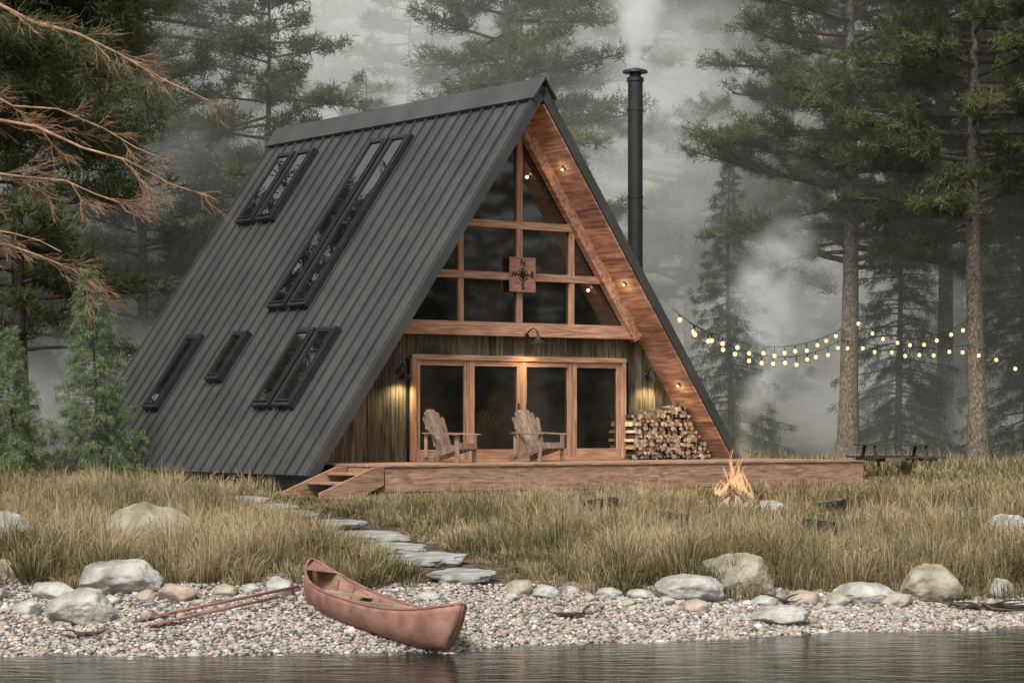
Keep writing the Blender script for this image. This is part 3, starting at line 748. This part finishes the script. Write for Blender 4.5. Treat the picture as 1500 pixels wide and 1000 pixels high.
sm2=tree_mesh('young_spruce_b',3.5,1.05,.1,100,'spruce',33,k=14,l=.10,w=.012,leaf='spruce',r0=.05,tstep=.085,twn=13)
tree('young_spruce',sm1,-8.8,49.0,.5); tree('young_spruce',sm2,-10.35,48,1.4)
tree('young_spruce',sm2,-11.6,51,3.4,.8)

# near pine at the left edge, bare orange twigs hanging into view
mb=MB(); R_=random.Random(5); cs=[];ds=[]
tx,ty=-9.2,31.5; tzb=gz(tx,ty)
mb.tube([(tx,ty,tzb-.3),(tx+.05,ty,tzb+4),(tx-.05,ty,tzb+9),(tx,ty,tzb+14)],[.27,.22,.16,.05],12,0)
def arc(p,q,sag,n=9,jit=.05):
    P=[]; 
    for i in range(n):
        u=i/(n-1); v=Vector(p).lerp(Vector(q),u); v.z+=sag*4*u*(1-u); 
        if 0<i<n-1: v+=Vector((R_.gauss(0,jit),R_.gauss(0,jit),R_.gauss(0,jit)))
        P.append(v)
    return P
def spray(P,r,lvl,leafy=0.0,ln=.9,mi=1,maxl=3,n0=15):
    k=len(P); mb.tube(P,[max(.0028,r*(1-.8*i/(k-1))) for i in range(k)],6 if lvl==0 else 3,mi,cap=False)
    if leafy and lvl>=1:
        for i in range(1,k):
            if R_.random()<leafy:
                cs.append(P[i]); ds.append((P[i]-P[i-1]).normalized())
    if lvl>=maxl: return
    n=(n0,6,4)[lvl]
    for j in range(n):
        u=R_.uniform(.2,.98); i=min(k-2,int(u*(k-1))); b=P[i].lerp(P[i+1],u*(k-1)-i); d=(P[i+1]-P[i]).normalized()
        sd=Vector((R_.gauss(0,1),R_.gauss(0,1),R_.gauss(-.1,.6))).normalized()
        l_=ln*.5*(1,.6,.36)[lvl]*R_.uniform(.5,1.3)*(1.2-u*.5)
        e=b+(d*1.1+sd*.6).normalized()*l_
        spray(arc(b,e,R_.uniform(-.08,.06)*l_,6 if lvl==0 else 4,.02*l_),r*(.32,.45,.5)[lvl]*(1-.4*u),lvl+1,leafy,ln,mi,maxl,n0)
def br(p,q,sag,r,leafy,ln,**k): spray(arc((tx,ty,p[2]+CZ),(q[0],q[1],q[2]+CZ),sag,10,.07),r,0,leafy,ln,**k)
br((0,0,6.3),(-3.9,29.8,4.1),.25,.045,0,1.3,n0=12)
br((0,0,4.3),(-3.95,30.2,2.9),.35,.04,0.0,1.4,n0=14)
br((0,0,4.9),(-4.5,30.6,3.4),.2,.028,0,1.1,n0=10)
br((0,0,3.5),(-4.9,30.0,2.75),.2,.035,0,1.3,n0=12)
br((0,0,2.9),(-5.5,30.5,1.75),.15,.03,0,1.2,n0=10)
br((0,0,3.3),(-5.9,30.4,2.2),.1,.028,0,1.1,n0=10)
for _ in range(20):
    q=(R_.uniform(-7.2,-4.3),R_.uniform(31.5,34),R_.uniform(3.2,7.0)); br((0,0,q[2]+R_.uniform(.6,1.6)),q,.2,.028,1.0,1.9,mi=0,maxl=2,n0=17)
cs=np.array([c[:] for c in cs]); ds=np.array([c[:] for c in ds])
V,F=blades_mesh(cs,ds,26,.15,.010,grav=0,spread=.9,cl=.5)
tv=np.array(mb.v); tf=np.array([f for f in mb.f if len(f)==4]); tmi=np.array([m_ for f,m_ in zip(mb.f,mb.m) if len(f)==4])
me=np_mesh('near_pine',np.concatenate([tv,V]),[tf,F+len(tv)])
for q in ('bark','twig','pine'): me.materials.append(M[q])
mi=np.full(len(me.polygons),2,np.int32); mi[:len(tf)]=tmi; me.polygons.foreach_set('material_index',mi)
obj('pine_tree',me)

# ------------------------------------------------------------------ string lights
sl=empty('string_lights')
mbw=MB(); mbb=MB()
def strand(p,q,sag,nb_):
    n=40; P=[]
    for i in range(n+1):
        u=i/n; v=p.lerp(q,u); v.z-=sag*4*u*(1-u); P.append(v)
    mbw.tube(P,.010,4,cap=False)
    for j in range(nb_):
        u=(j+.5+random.uniform(-.12,.12))/nb_; v=p.lerp(q,u); v.z-=sag*4*u*(1-u)
        h=random.uniform(.0,.12)
        mbw.tube([v,v-Vector((0,0,.08+h))],.014,6)
        c_=v-Vector((0,0,.12+h)); mbb.tube([c_+Vector((0,0,.055)),c_+Vector((0,0,.025)),c_-Vector((0,0,.025)),c_-Vector((0,0,.05))],[.018,.046,.046,.012],8)
h1=Vector((3.52,51.0,4.95)); t1=Vector((9.2,64.8,4.75)); t1b=Vector((9.2,64.8,5.05)); t2=Vector((12.2,61.8,4.5)); t2b=Vector((12.2,61.8,5.2)); far=Vector((15.8,58,3.9))
strand(h1,t1,.75,14); strand(Vector((3.9,51.2,4.65)),t1b,.52,13)
strand(t1,t2,.15,9); strand(t1b+Vector((.3,0,.4)),t2b,.6,9); strand(t2,far,.35,9)
mbw.make('wire_and_sockets',M['black'],sl); mbb.make('bulbs',M['bulb'],sl,smooth=True)

# ------------------------------------------------------------------ campfire
fx,fy=3.87,40.5; fz=gz(fx,fy); cf=empty('campfire',(fx,fy,fz))
mb=MB(); R_=random.Random(3)
for k in range(13):
    an=k*.57+R_.uniform(-.2,.2); l_=R_.uniform(.45,.8)
    p=Vector((math.cos(an)*l_,math.sin(an)*l_,.06)); q=Vector((-math.cos(an)*.08,-math.sin(an)*.08,.36+R_.uniform(-.05,.14)))
    mb.tube([p,q],[.055,.045],8)
mb.make('burning_logs',M['bark'],cf)
mb=MB()
for k in range(14):
    an=k*2*math.pi/14; r=.74
    bm=bmesh.new(); bmesh.ops.create_icosphere(bm,subdivisions=2,radius=1)
    sx_,sy_,sz_=R_.uniform(.1,.2),R_.uniform(.1,.14),R_.uniform(.09,.16)
    vs=[(math.cos(an)*r+v.co.x*sx_*(1+.2*mn.noise(v.co*1.5+Vector((k,0,0)))),math.sin(an)*r+v.co.y*sy_,.06+v.co.z*sz_*(1+.3*mn.noise(v.co*1.5+Vector((0,k,0))))) for v in bm.verts]
    fs=[[v.index for v in f.verts] for f in bm.faces]; bm.free(); mb.add(vs,fs)
mb.make('fire_ring_stones',M['stone'],cf,smooth=True)
m,nt,N,L=new_mat('flame')
out=N.new('ShaderNodeOutputMaterial'); e=N.new('ShaderNodeEmission'); tr=N.new('ShaderNodeBsdfTransparent'); mx=N.new('ShaderNodeMixShader')
tc=N.new('ShaderNodeTexCoord'); sx=N.new('ShaderNodeSeparateXYZ'); L.new(tc.outputs['Object'],sx.inputs[0])
mr=N.new('ShaderNodeMapRange'); mr.inputs['From Min'].default_value=.05; mr.inputs['From Max'].default_value=1.05; L.new(sx.outputs['Z'],mr.inputs['Value'])
cr=N.new('ShaderNodeValToRGB'); cr.color_ramp.elements[0].color=(1,.70,.38,1); cr.color_ramp.elements[1].color=(1,.46,.18,1); L.new(mr.outputs[0],cr.inputs[0]); L.new(cr.outputs[0],e.inputs[0]); e.inputs[1].default_value=1.15
lw=N.new('ShaderNodeLayerWeight'); lw.inputs[0].default_value=.5
mp_=N.new('ShaderNodeMapping'); mp_.inputs['Scale'].default_value=(6,6,2.2); L.new(tc.outputs['Object'],mp_.inputs[0])
nz=N.new('ShaderNodeTexNoise'); nz.inputs['Scale'].default_value=2.2; nz.inputs['Distortion'].default_value=1.4; L.new(mp_.outputs[0],nz.inputs[0])
ml=N.new('ShaderNodeMath'); ml.operation='MULTIPLY_ADD'; L.new(nz.outputs['Fac'],ml.inputs[0]); ml.inputs[1].default_value=2.6; ml.inputs[2].default_value=-.72
ad=N.new('ShaderNodeMath'); ad.operation='ADD'; ad.use_clamp=True; L.new(lw.outputs['Facing'],ad.inputs[0]); L.new(ml.outputs[0],ad.inputs[1])
L.new(ad.outputs[0],mx.inputs[0]); L.new(e.outputs[0],mx.inputs[1]); L.new(tr.outputs[0],mx.inputs[2]); L.new(mx.outputs[0],out.inputs[0])
mb=MB()
for k in range(42):
    an=R_.uniform(0,6.28); r=R_.uniform(0,.40); h=R_.uniform(.35,1.15)*(1-.8*r); n=10; w_=R_.uniform(.025,.07)
    ph=R_.uniform(0,6.28); pts=[];rd=[]
    for j in range(n):
        u=j/(n-1); pts.append((math.cos(an)*r*(1-.4*u)+.10*math.sin(ph+u*6)*u,math.sin(an)*r*(1-.4*u)+.10*math.cos(ph+u*5)*u,.08+h*u)); rd.append(w_*(.35+1.4*u if u<.35 else 1.0*(1-((u-.35)/.65)**1.3)*.85+.004)*(1+.3*math.sin(ph+u*11)))
    mb.tube(pts,rd,8,cap=False)
mb.make('flames',m,cf,smooth=True)
li=bpy.data.lights.new('fire_light','POINT'); li.energy=55; li.color=(1,.5,.18); li.shadow_soft_size=.25; obj('fire_light',li,cf,(0,0,.5))

def stump(x,y,r,h):
    e=empty('log_stump',(x,y,gz(x,y))); mb=MB(); n=36; R=random.Random(int(x*100))
    rs=[r*(1+.07*math.sin(2*math.pi*3*i/n+x)+.04*math.sin(2*math.pi*7*i/n)+R.uniform(-.025,.025)) for i in range(n)]
    tl=R.uniform(-.07,.07)
    def ring(z,s,cut=0): return [(rs[i]*s*math.cos(2*math.pi*i/n),rs[i]*s*math.sin(2*math.pi*i/n),z+cut*(tl*math.cos(2*math.pi*i/n)+R.uniform(-.012,.012))) for i in range(n)]
    tp=ring(h,.93,1)
    mb.add(ring(-.1,1.3)+ring(.06,1.1)+ring(.2,1.0)+ring(h-.05,1.0,1)+tp,[(a*n+i,a*n+(i+1)%n,(a+1)*n+(i+1)%n,(a+1)*n+i) for a in range(4) for i in range(n)],0)
    mb.add([(0,0,h+.004)]+[(p_[0],p_[1],p_[2]+.002) for p_ in tp],[(0,1+i,1+(i+1)%n) for i in range(n)],1); mb.make('stump_wood',[M['char'],M['stumptop']],e)
for s_ in STUMPS: stump(*s_)

# picnic table
pc=empty('picnic_table',(9.5,57.5,gz(9.5,57.5)),.3); mb=MB()
for k in range(5): mb.box(-.95,.95,-.38+k*.155,-.24+k*.155,.72,.76)
for s in (-1,1):
    for k in range(2): mb.box(-.95,.95,s*.72-.14+k*.145,s*.72-.005+k*.145,.42,.46)
    for x in (-.7,.7):
        mb.beam((x,s*.62,0),(x,s*.28,.72),.08,.05,up=(1,0,0))
for x in (-.7,.7): mb.beam((x,-.8,.38),(x,.8,.38),.05,.08)
mb.make('table_timber',M['drift'],pc)

def drift(x,y,l_,seed,n=5):
    R=random.Random(seed); mb=MB()
    for k in range(n):
        an=R.uniform(-.5,.5)+(math.pi if k%2 else 0); q=Vector((math.cos(an)*l_*R.uniform(.5,1),math.sin(an)*l_*.4,R.uniform(.0,.16)))
        P=[Vector((R.uniform(-.1,.1),0,.03)).lerp(q,u)+Vector((R.gauss(0,.02),R.gauss(0,.02),R.gauss(0,.02))) for u in (0,.3,.6,1)]
        mb.tube(P,[.02,.017,.012,.005],5)
    mb.make('driftwood',M['drift'],None,loc=(x,y,gz(x,y)+.02))
drift(.75,27.3,.35,1,6); drift(5.9,29.0,.95,2,12); drift(6.6,29.2,.9,3,10); drift(-4.75,25.5,.35,4,5); drift(3.35,28.9,.3,6,4)

# ------------------------------------------------------------------ mist & smoke (volumes)
def vol_mat(name,dens,nscale,thr=.42,col=(.95,.96,.92),soft=1.0,glow=.12,rate=1.0,det=2.5):
    m,nt,N,L=new_mat(name); out=N.new('ShaderNodeOutputMaterial'); pv=N.new('ShaderNodeVolumeScatter'); pv.inputs['Color'].default_value=(*col,1); pv.inputs['Anisotropy'].default_value=0.1
    tc=N.new('ShaderNodeTexCoord'); ln=N.new('ShaderNodeVectorMath'); ln.operation='LENGTH'; L.new(tc.outputs['Object'],ln.inputs[0])
    fo_=N.new('ShaderNodeMapRange'); fo_.interpolation_type='SMOOTHSTEP'; fo_.inputs['From Min'].default_value=1.0; fo_.inputs['From Max'].default_value=1-soft; L.new(ln.outputs['Value'],fo_.inputs['Value'])
    g=N.new('ShaderNodeNewGeometry'); nz=N.new('ShaderNodeTexNoise'); nz.inputs['Scale'].default_value=nscale; nz.inputs['Detail'].default_value=det; nz.inputs['Distortion'].default_value=.5
    L.new(g.outputs['Position'],nz.inputs['Vector'])
    mr=N.new('ShaderNodeMapRange'); mr.inputs['From Min'].default_value=thr; mr.inputs['From Max'].default_value=thr+.25; L.new(nz.outputs['Fac'],mr.inputs['Value'])
    a=N.new('ShaderNodeMath'); a.operation='MULTIPLY'; L.new(fo_.outputs[0],a.inputs[0]); L.new(mr.outputs[0],a.inputs[1])
    b=N.new('ShaderNodeMath'); b.operation='MULTIPLY'; L.new(a.outputs[0],b.inputs[0]); b.inputs[1].default_value=dens
    L.new(b.outputs[0],pv.inputs['Density'])
    # added emission, standing in for light scattered many times inside the cloud
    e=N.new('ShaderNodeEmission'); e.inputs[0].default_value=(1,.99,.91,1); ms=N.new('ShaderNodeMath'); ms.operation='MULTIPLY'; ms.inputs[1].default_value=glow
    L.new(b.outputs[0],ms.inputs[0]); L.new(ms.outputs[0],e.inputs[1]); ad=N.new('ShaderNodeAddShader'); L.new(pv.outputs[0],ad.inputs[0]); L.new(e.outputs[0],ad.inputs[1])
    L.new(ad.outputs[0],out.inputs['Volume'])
    m.cycles.volume_step_rate=rate
    return m
bm=bmesh.new(); bmesh.ops.create_icosphere(bm,subdivisions=3,radius=1); 
def puff(parent,mat_,x,y,z,rx,ry,rz):
    me=bpy.data.meshes.new('puff'); bm.to_mesh(me); me.materials.append(mat_)
    obj('puff',me,parent,(x,y,z),None,(rx,ry,rz))
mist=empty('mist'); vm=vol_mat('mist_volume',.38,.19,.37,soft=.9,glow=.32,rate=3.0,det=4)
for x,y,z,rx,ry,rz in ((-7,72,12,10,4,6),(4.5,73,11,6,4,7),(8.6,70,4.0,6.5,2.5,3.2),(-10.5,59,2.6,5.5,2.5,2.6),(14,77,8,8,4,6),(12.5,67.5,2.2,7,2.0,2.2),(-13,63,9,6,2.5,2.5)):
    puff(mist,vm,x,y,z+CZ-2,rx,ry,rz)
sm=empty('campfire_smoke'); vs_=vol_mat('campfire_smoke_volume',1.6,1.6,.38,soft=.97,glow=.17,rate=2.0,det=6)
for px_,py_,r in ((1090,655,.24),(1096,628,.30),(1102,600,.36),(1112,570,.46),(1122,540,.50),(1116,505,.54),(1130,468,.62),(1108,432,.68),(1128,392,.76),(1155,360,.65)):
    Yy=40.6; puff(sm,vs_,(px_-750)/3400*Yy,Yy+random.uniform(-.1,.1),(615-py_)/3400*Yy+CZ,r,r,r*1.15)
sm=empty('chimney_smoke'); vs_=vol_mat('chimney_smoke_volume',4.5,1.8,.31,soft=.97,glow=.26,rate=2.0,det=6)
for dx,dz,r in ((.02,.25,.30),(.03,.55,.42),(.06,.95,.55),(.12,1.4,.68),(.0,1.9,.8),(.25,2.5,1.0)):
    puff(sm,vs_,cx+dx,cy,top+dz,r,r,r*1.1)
bm.free()
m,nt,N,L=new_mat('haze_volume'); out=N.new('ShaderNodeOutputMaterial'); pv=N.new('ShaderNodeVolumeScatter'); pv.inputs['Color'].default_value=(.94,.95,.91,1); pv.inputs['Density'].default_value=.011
e=N.new('ShaderNodeEmission'); e.inputs[0].default_value=(1,1,.90,1); e.inputs[1].default_value=.011*.27; ad=N.new('ShaderNodeAddShader'); L.new(pv.outputs[0],ad.inputs[0]); L.new(e.outputs[0],ad.inputs[1]); L.new(ad.outputs[0],out.inputs['Volume'])  # haze given its own added glow in place of repeated scattering
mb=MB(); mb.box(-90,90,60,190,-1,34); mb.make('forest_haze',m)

# ------------------------------------------------------------------ light & camera
wd=bpy.data.worlds.new('World'); bpy.context.scene.world=wd; wd.use_nodes=True
N=wd.node_tree.nodes; L=wd.node_tree.links; bg=N['Background']
sky=N.new('ShaderNodeTexSky'); sky.sky_type='NISHITA'; sky.sun_disc=False
EL,AZ=math.radians(50),math.radians(202)
sky.sun_elevation=EL; sky.sun_rotation=AZ; sky.dust_density=4; sky.air_density=1.0; sky.ozone_density=1
hs=N.new('ShaderNodeHueSaturation'); hs.inputs['Saturation'].default_value=.12; L.new(sky.outputs[0],hs.inputs['Color']); L.new(hs.outputs[0],bg.inputs['Color'])
bg.inputs['Strength'].default_value=.15
su=bpy.data.lights.new('sun','SUN'); su.energy=2.6; su.angle=math.radians(20); su.color=(1,.95,.85)
dirv=Vector((math.sin(AZ)*math.cos(EL),math.cos(AZ)*math.cos(EL),math.sin(EL)))
so=obj('sun',su); so.rotation_euler=dirv.to_track_quat('Z','Y').to_euler(); so.location=dirv*60
cam=bpy.data.cameras.new('camera'); cam.lens=81.6; cam.sensor_width=36; cam.shift_y=115/1500; cam.clip_end=2000; cam.clip_start=.1
co=obj('camera',cam,None,(0,0,CZ),(math.pi/2,0,0)); bpy.context.scene.camera=co
vs=bpy.context.scene.view_settings; vs.view_transform='Standard'; vs.look='None'; vs.exposure=0; vs.gamma=1
